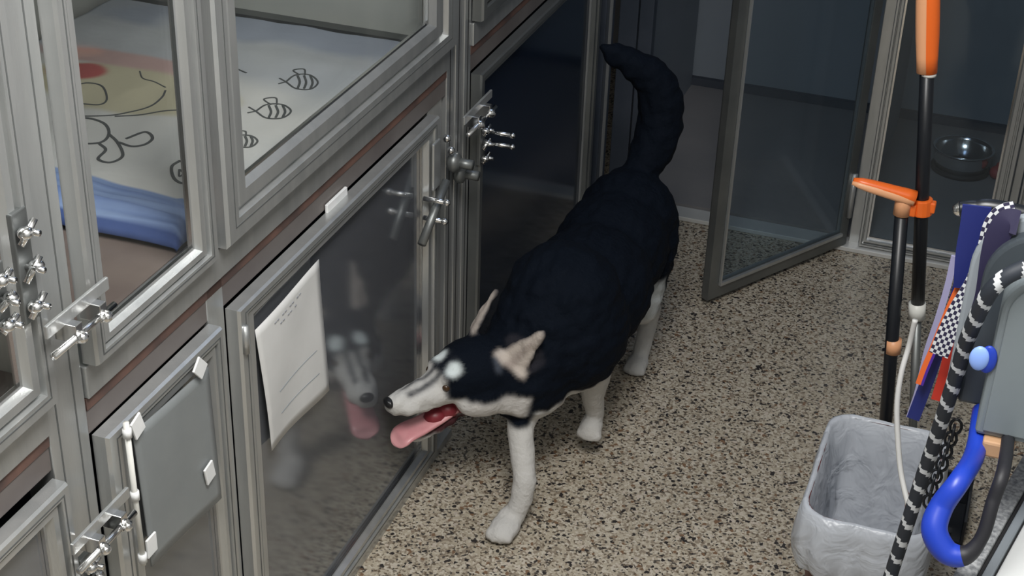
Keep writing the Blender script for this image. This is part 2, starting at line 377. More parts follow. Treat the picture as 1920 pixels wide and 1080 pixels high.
# handle plate and lever pins on the wide lower door
hp = mk('handle_plate', boxes((L(DL2, 2.885), L(DL2, 2.925), -.034, -.027, .745, .86)), 'steel', DL2, bevel=.003)
for z, ln in ((.738, .075), (.69, .07)):
    bm = bmesh.new(); cyl(bm, (L(DL2, 2.86), -.02, z), (L(DL2, 2.86), -ln, z), .006); sphere(bm, (L(DL2, 2.86), -ln, z), .009)
    mk('lever_pin', bm, 'chrome', hp, True)
bm = bmesh.new(); cyl(bm, (L(DL2, 2.80), -.040, .655), (L(DL2, 2.93), -.046, .755), .010); mk('lever', bm, 'steel_dark', hp, True)
for x, z in ((3.02, .76), (3.06, .715)):
    bm = bmesh.new(); sphere(bm, (L(DL2, x), -.03, z), .026, (1, .7, 1)); cyl(bm, (L(DL2, x), -.03, z), (L(DL2, x), -.075, z), .012)
    mk('catch', bm, 'steel_dark', hp, True)
for z in (.74, .77):
    bm = bmesh.new(); cyl(bm, (L(DL3, 3.235), -.02, z-.02), (L(DL3, 3.235), -.095, z-.02), .0055); sphere(bm, (L(DL3, 3.235), -.095, z-.02), .008)
    mk('lever_pin', bm, 'chrome', DL3, True)
for y, z in ((2.97, .84), (2.995, .80)):
    bm = bmesh.new(); sphere(bm, (L(DL2, y), -.03, z), .010); mk('knob', bm, 'chrome', DL2, True)
# hinges on posts
for t, x, z in ((DU1, 1.60, .62), (DL1, 1.60, .45), (DL2, 2.012, .86)):
    bm = bmesh.new(); cyl(bm, (L(t, x)+.012, -.030, z-.04), (L(t, x)+.012, -.030, z+.015), .007); mk('hinge', bm, 'steel', t, True)

# translucent acrylic sheet taped on the narrow lower door, white strip at its left
XS = FX+.021+.034
def quadsheet(name, pts, m, nrm, th, label, cat, nx=14, ny=14, amp=.003):
    """sheet through four corner points TL TR BR BL with gentle ripples"""
    bm = bmesh.new(); g = []
    for j in range(ny+1):
        row = []
        for i in range(nx+1):
            u, v = i/nx, j/ny
            p = (pts[0]*(1-u)+pts[1]*u)*(1-v)+(pts[3]*(1-u)+pts[2]*u)*v
            p = p+nrm*amp*(math.sin(u*5+v*3)+1)*(v*.6+.4)
            row.append(bm.verts.new(p))
        g.append(row)
    for j in range(ny):
        for i in range(nx): bm.faces.new((g[j][i], g[j][i+1], g[j+1][i+1], g[j+1][i]))
    r = bmesh.ops.extrude_face_region(bm, geom=bm.faces[:])
    for e in r['geom']:
        if isinstance(e, bmesh.types.BMVert): e.co -= nrm*th
    return mk(name, bm, m, None, True)
NX = Vector((1, 0, 0))
sheet_px = [(250, 812), (391, 688), (413, 933), (284, 1062)]
sp = [px(u, v, XS) for u, v in sheet_px]
o = quadsheet('acrylic_sheet', sp, 'acrylic', NX, .003, '', '', amp=.0015)
tag(o, 'translucent grey sheet taped over the narrow lower cage door', 'sheet')
for u, v, a in ((258, 799, .3), (375, 690, .7), (393, 886, .2), (284, 1022, 0)):
    c = px(u, v, XS+.006); bm = boxes((-.002, .002, -.014, .014, -.018, .018))
    bmesh.ops.rotate(bm, cent=(0, 0, 0), matrix=Matrix.Rotation(a, 3, 'X'), verts=bm.verts); bmesh.ops.translate(bm, vec=c, verts=bm.verts)
    mk('tape_patch', bm, 'tape', o, bevel=.001)
sa, sb = px(236, 792, XS+.01), px(269, 1058, XS+.01)
rod = empty('white_rod', sb, 0, 'slim white plastic rod hanging beside the translucent sheet', 'rod')
bm = bmesh.new(); cyl(bm, Vector((0, 0, 0)), sa-sb, .0048, 8); mk('rod_body', bm, 'white_pl', rod, True)
for f in (.05, .5, .93):
    bm = bmesh.new(); q = (sa-sb)*f; cyl(bm, q-Vector((0, 0, .008)), q+Vector((0, 0, .008)), .0072, 10); mk('collar', bm, 'tape', rod, True)
# paper on the wide lower door
XP = FX+.021+.006
pp = [px(u, v, XP+.01) for u, v in ((477, 619), (598, 486), (611, 730), (506, 845))]
o = quadsheet('paper_sheet', pp, 'paper', NX, .0008, '', '', amp=.004)
tag(o, 'white paper sheet stuck on the wide lower cage door glass', 'paper')
def on_paper(u, v, lift=.0092):
    q = (pp[0]*(1-u)+pp[1]*u)*(1-v)+(pp[3]*(1-u)+pp[2]*u)*v
    return q+NX*(.004*(math.sin(u*5+v*3)+1)*(v*.6+.4)+.0006)
for rows in ([(.25+.04*i, .09) for i in range(12)], [(.33+.04*i, .135) for i in range(7)]):
    for i, (u, v) in enumerate(rows):
        if i % 3 == 2: continue
        bm = bmesh.new(); tube(bm, [on_paper(u, v), on_paper(u+.025, v)], .0012, 4); mk('print_mark', bm, 'print', o)
for v in (.62, .80):
    bm = bmesh.new(); tube(bm, [on_paper(.22+.04*i, v) for i in range(17)], .0006, 4); mk('print_line', bm, 'grey_pl2', o)
# small white label on the header
a = px(637, 381, FX+.03)
o = mk('label_card', boxes((-.003, .003, -.045, .045, -.015, .015)), 'tape', bevel=.001); o.location = (FX+.023, a.y, a.z)
tag(o, 'small white label card under the beam over the wide lower door', 'label')

# ------------------------------------------------------------------ blanket in the upper cage
def bz(x, y):
    n = noise.noise(Vector((x*5, y*5, 3)))*.006 + noise.noise(Vector((x*13, y*3, 8)))*.005 + noise.noise(Vector((x*2, y*14, 1)))*.003
    return 1.085+n
def blob(p, q, r):
    return math.hypot((p[0]-q[0])/r[0], (p[1]-q[1])/r[1])
BX0, BX1, BY0, BY1 = -1.99, -1.250, 1.955, 2.965
bm = bmesh.new(); NXb, NYb = 110, 140; cl = {}
yc = pz(235, 165, 1.085); rc = pz(140, 132, 1.085); pk = pz(235, 112, 1.085)
g = []
for j in range(NYb+1):
    row = []
    for i in range(NXb+1):
        u, v = i/NXb, j/NYb; x = BX0+(BX1-BX0)*u; y = BY0+(BY1-BY0)*v + .03*noise.noise(Vector((x*4, v*3, 0)))*(1-v)
        z = bz(x, y)
        if v < .12:                              # plump folded hem
            z += .012*math.sin(v/.12*math.pi) + .010*noise.noise(Vector((x*4, v*60, 0)))
        e = min(v*NYb, (1-u)*NXb, (1-v)*NYb)
        if e < 4: z -= (1-e/4)**2*(z-1.0685)
        vt = bm.verts.new((x, y, z)); row.append(vt)
        wob = .03*noise.noise(Vector((x*9, y*9, 5)))
        c = [.74, .755, .73]
        def mixc(c, d, f): f = max(0, min(1, f)); return [a*(1-f)+b*f for a, b in zip(c, d)]
        c = mixc(c, (.56, .60, .64), (y-2.58+wob)/.06)
        c = mixc(c, (.38, .43, .52), (y-2.80+wob)/.04)
        c = mixc(c, (.58, .62, .64), (.6+noise.noise(Vector((x*6, y*6, 9)))-.55)*1.2)
        c = mixc(c, (.64, .61, .44), (1.05-blob((x+wob, y+wob*.7), (yc.x, yc.y), (.24, .12)))*7)
        c = mixc(c, (.62, .44, .42), (1-blob((x, y+wob*.4), (pk.x, pk.y), (.26, .045)))*3)
        c = mixc(c, (.55, .13, .12), (1-blob((x+wob*.5, y), (rc.x+.005, rc.y), (.07, .055)))*5)
        hem = (v+.15*wob) < .135
        if hem: c = mixc((.20, .30, .58), (.30, .42, .68), .5+noise.noise(Vector((x*5, v*60, 2))))
        if v < .02: c = (.07, .12, .32)
        cl[vt] = c
    g.append(row)
for v in g: pass
for j in range(NYb+1):
    for i in range(NXb+1): g[j][i].index = 0
for j in range(NYb):
    for i in range(NXb): bm.faces.new((g[j][i], g[j][i+1], g[j+1][i+1], g[j+1][i]))
cols = [cl[v] for v in bm.verts]
bl = mk('printed_blanket', bm, 'blanket', None, True)
at = bl.data.color_attributes.new('Col', 'FLOAT_COLOR', 'POINT')
for i, c in enumerate(cols): at.data[i].color = (*c, 1)
sd_ = bl.modifiers.new('s', 'SOLIDIFY'); sd_.thickness = .012; sd_.offset = -1
tag(bl, 'pale blue fleece blanket with cartoon doodles and blue hem in the upper cage', 'blanket')
def doodle(pts, closed=False, r=.0022, name='printed_line'):
    q = [pz(u, v, 1.087) for u, v in pts]
    if closed: q.append(q[0])
    q = curve(q, 8)
    q = [Vector((p.x, p.y, bz(p.x, p.y)+.0008)) for p in q]
    bm = bmesh.new(); tube(bm, q, 0, flat=(r*2, .0008, Vector((0, 0, 1)))); return mk(name, bm, 'ink', bl)
doodle([(134, 214), (170, 218), (205, 216), (240, 208), (280, 196), (303, 180), (310, 166)], r=.002)
doodle([(215, 217), (260, 213), (300, 208), (332, 206)], r=.002)
doodle([(136, 162), (165, 155), (192, 160), (200, 184), (186, 194), (150, 188)], r=.002)
doodle([(262, 132), (268, 146), (290, 152), (310, 160)], r=.0015)
doodle([(136, 220), (165, 222), (196, 232), (204, 250), (188, 266), (140, 270)], r=.003)
doodle([(186, 268), (198, 280), (184, 298), (206, 306), (230, 292), (220, 266), (204, 250)], r=.003)
doodle([(222, 266), (246, 274), (272, 270), (286, 258), (272, 248), (236, 260)], r=.003)
doodle([(338, 300), (322, 312), (326, 332), (342, 340), (352, 330), (352, 310)], True, r=.003); doodle([(336, 316), (344, 322), (336, 328)], True, r=.002)
doodle([(420, 120), (440, 126), (462, 136)], r=.002)
for (u, v, s) in ((562, 153, 1.), (508, 205, 1.1), (452, 262, .9)):
    doodle([(u-26*s, v), (u-8*s, v-12*s), (u+20*s, v-12*s), (u+34*s, v), (u+20*s, v+12*s), (u-8*s, v+11*s)], True, .002)
    for k in (-4, 8, 20): doodle([(u+k*s, v-11*s), (u+(k+4)*s, v), (u+k*s, v+11*s)], r=.0025)
    doodle([(u-26*s, v), (u-38*s, v-6*s)], r=.0018); doodle([(u-26*s, v), (u-40*s, v+4*s)], r=.0018)
    doodle([(u, v-12*s), (u-12*s, v-20*s), (u+8*s, v-22*s), (u+10*s, v-12*s)], r=.0018)

# ------------------------------------------------------------------ back runs
BY = 4.5
rb = empty('back_runs', (0, BY, 0), 0, 'row of dim floor-level dog runs with steel posts across the aisle end', 'kennel')
def rpart(name, m, *a, bevel=.002): return mk(name, boxes(*a), m, rb, bevel=bevel)
for a, b in ((-1.20, -1.14), (-.395, -.362), (.06, .085), (.205, .235)):
    rpart('post', 'steel' if a > -1 else 'shaded_post', (a, b, -.0, .05, 0, TOP))
rpart('post', 'shaded_post', (-1.135, -1.09, .0, .04, 0, TOP))
rpart('sill', 'pale_sill', (-1.14, XW-.005, -.045, .03, 0.001, .016))
rpart('header', 'steel', (-1.20, XW-.005, -.0, .05, TOP, TOP+.06))
rpart('run_floor', 'run_floor', (-1.20, XW-.002, .052, 1.10, .001, .014), bevel=0)
rpart('back_panel', 'run_wall', (-1.20, XW-.002, 1.11, 1.13, .0, TOP), bevel=0)
rpart('cove_strip', 'laminate_dark', (-1.20, XW-.002, 1.085, 1.11, .0142, .045), bevel=0)
rpart('partition', 'run_wall', (-.40, -.375, .052, 1.085, .0142, TOP), bevel=0)
rpart('partition', 'run_wall', (-1.20, -1.18, .052, 1.085, .0142, TOP), bevel=0)
rpart('top_panel', 'run_wall', (-1.20, XW-.002, .052, 1.13, TOP, TOP+.02), bevel=0)
DB = door('run_door', -.360, .058, .02, 1.94, .022, .042, .026, .05, 'closed run door at the aisle end with the steel bowl behind its pane', 'glass_back', loc=(0, BY-.002, .02), rz=0, fm='steel')
DC = door('run_door', .088, .20, .02, 1.94, .02, .02, .026, .05, 'sliver of run door at the far upper right, right of the bowl run', 'glass_back', loc=(0, BY-.002, .02), rz=0, fm='steel')
hx, hy = -.400, 4.470; fxx, fyy = -.724, 3.942
LD = math.hypot(fxx-hx, fyy-hy); ang = math.atan2(fyy-hy, fxx-hx)
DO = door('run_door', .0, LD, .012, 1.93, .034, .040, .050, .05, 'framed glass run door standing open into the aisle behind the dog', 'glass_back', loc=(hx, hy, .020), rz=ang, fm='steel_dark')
bm = bmesh.new(); cyl(bm, (.012, .005, .1), (.012, .005, .25), .009); mk('hinge', bm, 'steel', DO, True)
# thin bright lip on the open door
bm = boxes((LD-.047, LD-.040, -.034, -.028, .05, 1.87)); mk('stile_lip', bm, 'steel', DO)
bm = boxes((LD-.047, LD-.040, .001, .008, .05, 1.87)); mk('stile_lip', bm, 'steel', DO)
bm = boxes((.034, LD-.04, .001, .010, .04, .050)); mk('rail_lip', bm, 'steel', DO)

# steel bowl and red rubber toy in the run
bc = pz(1803, 300, .05)
t = empty('dog_bowl', (bc.x, bc.y, .0145), 0, 'round stainless steel dog bowl on the floor of the far run', 'bowl')
mk('bowl_body', lathe([(.062, 0), (.070, .004), (.078, .05), (.080, .066), (.084, .068), (.084, .071), (.077, .070), (.074, .06), (.064, .012), (.001, .008)]), 'chrome', t, True)
mk('bowl_foot', lathe([(.072, 0.0), (.079, 0), (.079, .012), (.072, .012)]), 'groove', t, True)
t.scale = (1.28, 1.28, 1.2)
tc_ = pz(1868, 328, .03)
bm = bmesh.new(); sphere(bm, (0, 0, .025), .026, (1, 1, .95)); sphere(bm, (.01, .012, .045), .018)
o = mk('rubber_toy', bm, 'toy', None, True); o.location = (tc_.x, tc_.y, .0145)
tag(o, 'dull red rubber toy lying beside the steel bowl', 'toy')

# ------------------------------------------------------------------ husky
FH = Vector((-.85, .25, -.46)); SH = Vector((-.55, -.50, .67))
def w_(v): return (CR*v.x + CD*v.y + CF*v.z)
HF = w_(FH).normalized(); HS = w_(SH); HS = (HS-HF*HS.dot(HF)).normalized(); HU = HS.cross(HF).normalized()
if HU.z < 0: HU = -HU
HC = py(735, 757, 2.635) - HF*.205 + HU*.03                                   # skull centre
def hl(f, s, u): return HC + HF*f + HS*s + HU*u           # s > 0 : dog's right
ICO = {}
for sub_ in (2, 3):
    b_ = bmesh.new(); bmesh.ops.create_icosphere(b_, subdivisions=sub_, radius=1); b_.verts.index_update()
    ICO[sub_] = ([v.co.copy() for v in b_.verts], [tuple(v.index for v in f.verts) for f in b_.faces]); b_.free()
BV, BF = [], []
def ell(c, r, axes=None, sub=3):
    c = Vector(c); vs, fs = ICO[sub]; o_ = len(BV)
    a = axes or (Vector((1, 0, 0)), Vector((0, 1, 0)), Vector((0, 0, 1)))
    A, B, C_ = a[0]*r[0], a[1]*r[1], a[2]*r[2]
    for p in vs: BV.append(c + A*p.x + B*p.y + C_*p.z)
    for f in fs: BF.append(tuple(o_+k for k in f))
def chain(pts, n=7):
    for (p0, r0), (p1, r1) in zip(pts, pts[1:]):
        p0, p1 = Vector(p0), Vector(p1); k = max(2, int((p1-p0).length/(min(r0, r1)*.45)))
        for i in range(k+1):
            t = i/k; ell(p0.lerp(p1, t), (r0+(r1-r0)*t,)*3, sub=2)
HA = (HF, HS, HU)
# trunk
ell((-.885, 3.03, .405), (.150, .17, .165)); ell((-.882, 3.20, .42), (.155, .20, .155)); ell((-.880, 3.38, .44), (.145, .19, .145))
ell((-.875, 3.50, .455), (.135, .14, .150)); ell((-.91, 2.96, .37), (.11, .11, .13)); ell((-.885, 3.25, .39), (.135, .22, .12))
# neck with ruff
NB = Vector((-.895, 3.02, .48))
chain([(NB, .145), (hl(-.13, -.01, -.045), .118), (hl(-.06, 0, -.03), .088)])
ell(hl(-.14, -.05, -.07), (.09, .07, .08), HA)
# skull and muzzle
ell(hl(-.01, 0, 0), (.105, .080, .070), HA); ell(hl(.035, 0, -.008), (.075, .066, .055), HA)
ell(hl(-.015, -.048, -.05), (.08, .045, .05), HA); ell(hl(-.015, .048, -.05), (.08, .045, .05), HA)
ell(hl(-.06, -.060, -.065), (.045, .035, .04), HA); ell(hl(-.06, .060, -.065), (.045, .035, .04), HA)
for f, s_, h_, u in ((.075, .050, .046, -.022), (.10, .044, .042, -.028), (.125, .040, .038, -.033), (.15, .037, .035, -.036), (.175, .034, .032, -.037), (.190, .030, .028, -.036)):
    ell(hl(f, 0, u), (.030, s_, h_), HA, 3)
ell(hl(.07, .030, .018), (.028, .020, .018), HA); ell(hl(.07, -.030, .018), (.028, .020, .018), HA)   # brows
# lower jaw, open
for f, u in ((.00, -.085), (.03, -.105), (.06, -.122), (.09, -.135), (.12, -.143), (.14, -.145)):
    ell(hl(f, 0, u), (.024, .030-.08*max(0, f-.05), .014), HA, 3)
# ears
EARS = []
def ear(b0, tip, nrm, w0):
    ax = (tip-b0).normalized(); nrm = (nrm-ax*nrm.dot(ax)).normalized(); wd = ax.cross(nrm)
    n = 16
    for i in range(n+1):
        t = i/n; wv = w0*(1-t)**.7*min(1, .75+t*1.2)+.004
        ell(b0.lerp(tip, t), (.009, wv, .0075), (ax, wd, nrm), 2)
    EARS.append((b0, tip, nrm, wd, w0))
ear(hl(-.03, .055, .055), hl(-.09, .060, .145), HF+HS*.4+HU*.1, .032)
ear(hl(-.070, -.056, .025), hl(-.115, -.11, .14), -CF*.8+HF*.5-HS*.2, .043)
# forelegs (front right reaches forward, left lifting)
chain([((-.955, 2.99, .38), .065), ((-.925, 2.90, .27), .040), (py(975, 800, 2.83), .033), (py(984, 900, 2.775), .029), (py(978, 935, 2.765), .029), (py(966, 965, 2.755), .026)])
PAW1 = Vector((-.915, 2.715, .024)); ell(PAW1, (.036, .05, .024)); chain([(py(966, 965, 2.755), .027), ((-.918, 2.745, .03), .028)])
for k in (-1.5, -.5, .5, 1.5): ell(PAW1+Vector((k*.0165-.004, -.038+abs(k)*.007, -.006)), (.0105, .019, .016), sub=2)
chain([((-.835, 3.02, .38), .068), ((-.815, 3.06, .27), .042), ((-.822, 3.075, .20), .031), ((-.822, 3.10, .14), .026), ((-.822, 3.115, .115), .024)])
PAW2 = Vector((-.824, 3.09, .095)); ell(PAW2, (.029, .036, .028))
for k in (-1.5, -.5, .5, 1.5): ell(PAW2+Vector((k*.0155, -.028+abs(k)*.006, -.014)), (.010, .016, .016), sub=2)
# hind legs: thigh, knee forward, hock back, shank
def hind(hip, knee, hock, paw, rr=1):
    chain([(hip, .095), (knee, .055*rr), (hock, .028), ((paw[0], paw[1]+.02, .035), .025)])
    p = Vector(paw)+Vector((0, -.01, .024)); ell(p, (.031, .045, .023))
    for k in (-1.5, -.5, .5, 1.5): ell(p+Vector((k*.015, -.036+abs(k)*.006, -.006)), (.010, .017, .015), sub=2)
hind((-.825, 3.50, .42), (-.805, 3.42, .27), (-.812, 3.60, .16), (-.822, 3.535, 0))
hind((-.935, 3.52, .42), (-.945, 3.50, .27), (-.950, 3.72, .17), (-.955, 3.68, 0))
# tail: raised plume curling to the left
TP = [(py(1195, 330, 3.56), .045), (py(1230, 262, 3.62), .062), (py(1240, 200, 3.64), .062), (py(1226, 150, 3.63), .054), (py(1190, 122, 3.60), .040), (py(1150, 100, 3.57), .026), (py(1132, 90, 3.56), .013)]
tp = curve([p for p, r in TP], 4)
chain([(p, TP[min(len(TP)-1, int(i/4))][1]*(1-(i % 4)/4)+TP[min(len(TP)-1, int(i/4)+1)][1]*((i % 4)/4)) for i, p in enumerate(tp)])
me = bpy.data.meshes.new('tmp'); me.from_pydata(BV, [], BF)
tmp = bpy.data.objects.new('tmp', me); COL.objects.link(tmp)
rm = tmp.modifiers.new('r', 'REMESH'); rm.mode = 'VOXEL'; rm.voxel_size = .006; rm.use_smooth_shade = True
sm = tmp.modifiers.new('s', 'SMOOTH'); sm.factor = .6; sm.iterations = 5
dg = bpy.context.evaluated_depsgraph_get()
me2 = bpy.data.meshes.new_from_object(tmp.evaluated_get(dg), depsgraph=dg)
bpy.data.objects.remove(tmp); me2.materials.clear(); me2.materials.append(M['fur']); me2.name = 'husky'
dog = bpy.data.objects.new('husky', me2); COL.objects.link(dog)
tag(dog, 'black and white husky walking toward the camera, head turned, tongue out', 'dog')
BLK = (.0022, .0045, .0095); WHT = (.55, .54, .52)
def dogcol(p):
    d = p-HC; f, s, u = d.dot(HF), d.dot(HS), d.dot(HU)
    n = noise.noise(p*22)*.012 + noise.noise(p*70)*.004
    for b0, tip, nrm, wd, w0 in EARS:
        q = p-b0; ax = (tip-b0); L_ = ax.length; ax = ax/L_; t = q.dot(ax)/L_
        if -.15 < t < 1.1 and abs(q.dot(wd)) < w0+.008 and abs(q.dot(nrm)) < .03 and (p-HC).length > .065:
            if q.dot(nrm) > .0035 and t > .02 and abs(q.dot(wd)) < w0*max(0, 1-t)**.7+.002: return (.52, .46, .41) if abs(q.dot(wd)) > w0*.3*(1-t) else (.34, .29, .26)
            if t > .15: return (.02, .02, .026)
    if f > -.11 and (d-HF*f).length < .17 and f < .26 and u > -.14 and p.y < 3.0 and p.z > .2:
        if math.hypot(f-.068-n*.4, abs(s)-.030) < .0165 and u > .012: return (.66, .72, .72)
        if f > .05:
            if u > -.012 and abs(abs(s)-.013) < .006 and f > .05 and f < .175: return (.025, .028, .035)
            if f < .092+n and u > -.030: return BLK
            if u < -.088: return (.05, .018, .02)
            return WHT
        if u < -.100 and f > -.02: return (.05, .018, .02)
        if u < -.036+n*.6 and f > -.092 and u > -.11: return (.55, .53, .51)
        if abs(f+.03) < .008 and abs(abs(s)-.06) < .012 and u > .0: return (.06, .07, .09)
        return BLK
    if p.z < .290+n*1.2 and p.y < 3.2: return WHT if p.z > .02 else (.45, .43, .40)
    if p.y >= 3.2 and p.z < .26+n*2: return (.50, .50, .49)
    if p.y >= 3.35 and p.z < .34+n*2 and p.y < 3.45 and p.x > -.80: return (.40, .42, .42)
    return BLK
at = me2.color_attributes.new('Col', 'FLOAT_COLOR', 'POINT')
for v in me2.vertices:
    c = dogcol(v.co); at.data[v.index].color = (*c, 1)
# one pass of blur across edges softens the patch borders
cols = [Vector(at.data[i].color[:3]) for i in range(len(me2.vertices))]
for _ in range(2):
    acc = [c.copy() for c in cols]; cnt = [1]*len(cols)
    for e in me2.edges:
        a, b = e.vertices; acc[a] += cols[b]; acc[b] += cols[a]; cnt[a] += 1; cnt[b] += 1
    cols = [a/c for a, c in zip(acc, cnt)]
for i, c in enumerate(cols): at.data[i].color = (*c, 1)
nrms = [v.normal.copy() for v in me2.vertices]
for v, nm_ in zip(me2.vertices, nrms):                   # fluffy relief
    p = v.co.copy(); k = .006 if (p.z > .28 and (p-HC).length > .13) else .0015
    v.co = p + nm_*(noise.noise(Vector((p.x*45, p.y*22, p.z*40)))*k)
for sg in (1, -1):
    bm = bmesh.new(); sphere(bm, hl(.088, sg*.037, .000), .010); mk('eye', bm, 'eye', dog, True)
bm = bmesh.new(); g_ = bmesh.ops.create_icosphere(bm, subdivisions=3, radius=1)
for v in g_['verts']:
    q = v.co.copy(); v.co = hl(.214, 0, -.024)+HF*q.x*.010+HS*q.y*.017+HU*q.z*.012
mk('nose', bm, 'nose', dog, True)
bm = bmesh.new()
for f, u, r in ((.0, -.075, .030), (.03, -.085, .032), (.06, -.095, .028), (.09, -.105, .025)):
    g_ = bmesh.ops.create_icosphere(bm, subdivisions=2, radius=1)
    for v in g_['verts']:
        q = v.co.copy(); v.co = hl(f, 0, u)+HF*q.x*.03+HS*q.y*r+HU*q.z*r*.85
mk('mouth_lining', bm, 'mouth', dog, True)
bm = bmesh.new(); tg = curve([hl(.04, 0, -.098), hl(.08, 0, -.112), hl(.13, -.002, -.124), hl(.170, -.004, -.130), hl(.200, -.006, -.150)], 6)
rings = []
for i, p in enumerate(tg):
    t = i/(len(tg)-1); t0 = (tg[min(i+1, len(tg)-1)]-tg[max(i-1, 0)]).normalized(); nn = HS.cross(t0).normalized()
    wv = (.025+.011*t)*(1 if t < .8 else math.sqrt(max(.02, 1-((t-.8)/.2)**2))); hv = .012*(1 if t < .85 else .6)
    rings.append([bm.verts.new(p+HS*math.cos(a)*wv+nn*(math.sin(a)*hv+.006*math.cos(a)**2)) for a in [2*math.pi*k/14 for k in range(14)]])
for a, b in zip(rings, rings[1:]):
    for k in range(14): bm.faces.new((a[k], a[(k+1) % 14], b[(k+1) % 14], b[k]))
bm.faces.new(rings[0][::-1]); bm.faces.new(rings[-1]); mk('tongue', bm, 'tongue', dog, True)

# ------------------------------------------------------------------ scooper set behind the bin
p1a, p1b = py(1691, 395, 3.08), py(1660, 800, 3.08)
dr = (p1b-p1a); base1 = p1a+dr*((p1a.z-.03)/(p1a.z-p1b.z))
t = empty('scoop_pan', (base1.x, base1.y, 0), 0, 'black-poled pan with an orange crossbar grip standing behind the bin', 'scooper')
def loc(t, p): return Vector(p)-t.location
bm = bmesh.new(); cyl(bm, loc(t, base1), loc(t, p1a), .0150); mk('pole', bm, 'blackpipe', t, True)
ha, hb = py(1600, 338, 3.06), py(1716, 372, 3.08)
bm = bmesh.new(); tube(bm, [loc(t, ha.lerp(hb, k/8)) for k in range(9)], [.006, .0105, .0125, .0135, .0145, .015, .016, .017, .017], 12); mk('grip', bm, 'orange', t, True)
bm = bmesh.new(); tube(bm, [loc(t, ha.lerp(hb, k/8))+Vector((-.001, -.006, -.0035)) for k in range(9)], [.004, .008, .0095, .0105, .011, .0115, .012, .012, .011], 12); mk('grip_inlay', bm, 'orange2', t, True)
bm = bmesh.new(); cyl(bm, loc(t, py(1697, 360, 3.08)), loc(t, py(1690, 402, 3.08)), .018); mk('grip_socket', bm, 'orange2', t, True)
bm = bmesh.new(); cyl(bm, loc(t, py(1676, 636, 3.08)), loc(t, py(1674, 660, 3.08)), .0180); mk('pole_ring', bm, 'orange2', t, True)
bm = bmesh.new(); cyl(bm, loc(t, py(1655, 656, 3.08)), loc(t, py(1676, 652, 3.08)), .004); mk('ring_screw', bm, 'blackpipe', t, True)
mk('pan_floor', boxes((-.03, .20, .0, .16, 0, .008)), 'blackpipe', t, bevel=.003)
mk('pan_side', boxes((-.03, .20, .16, .17, 0, .09), (-.03, -.022, .0, .16, 0, .07), (.192, .20, .0, .16, 0, .07)), 'blackpipe', t, bevel=.002)
p2a, p2b = py(1742, 40, 3.10), py(1720, 588, 3.10); dr = p2b-p2a; base2 = p2a+dr*((p2a.z-.03)/(p2a.z-p2b.z))
t = empty('scoop_rake', (base2.x, base2.y, 0), 0, 'taller black pole with thick orange and cream handgrip, clipped beside the pan', 'scooper')
bm = bmesh.new(); cyl(bm, loc(t, base2), loc(t, p2b), .010); mk('rake_rod', bm, 'steel_dark', t, True)
bm = bmesh.new(); cyl(bm, loc(t, p2b), loc(t, p2a), .0150); mk('pole', bm, 'blackpipe', t, True)
ga, gb = py(1741, 136, 3.10), py(1744, -60, 3.10)
def two(lenm, f): return 1 if .35 < f < .72 else 0
bm = bmesh.new(); tube(bm, [loc(t, ga.lerp(gb, k/6)) for k in range(7)], [.0175, .019, .0205, .021, .021, .020, .017], 20); mk('grip', bm, 'orange', t, True)
bm = bmesh.new(); o_ = ga + Vector((-.0045, -.003, 0)); tube(bm, [loc(t, (ga+Vector((-.0085, -.003, 0))).lerp(gb+Vector((-.0085, -.003, 0)), k/6)) for k in range(7)], [.0155, .0165, .018, .0185, .0185, .0175, .015], 20); mk('grip_inlay', bm, 'orange2', t, True)
bm = bmesh.new(); cyl(bm, loc(t, ga)-Vector((0, 0, .006)), loc(t, ga), .0165); mk('grip_collar', bm, 'white_pl', t, True)
bm = bmesh.new(); c0, c1 = py(1730, 372, 3.10), py(1728, 402, 3.10); cyl(bm, loc(t, c0), loc(t, c1), .022)
q = loc(t, c0.lerp(c1, .5)); box(bm, q.x-.035, q.x-.010, q.y-.024, q.y-.006, q.z-.018, q.z+.010); box(bm, q.x+.012, q.x+.028, q.y-.012, q.y+.008, q.z-.008, q.z+.016)
mk('pole_clip', bm, 'orange', t, bevel=.003)
bm = bmesh.new(); cyl(bm, loc(t, py(1720, 568, 3.10)), loc(t, py(1719, 596, 3.10)), .019); mk('pole_collar', bm, 'white_pl', t, True)
bm = boxes((-.06, .10, -.02, .0, .0, .03))
for k in range(8): box(bm, -.055+k*.02, -.048+k*.02, -.035, -.02, 0, .03)
mk('rake_head', bm, 'blackpipe', t)

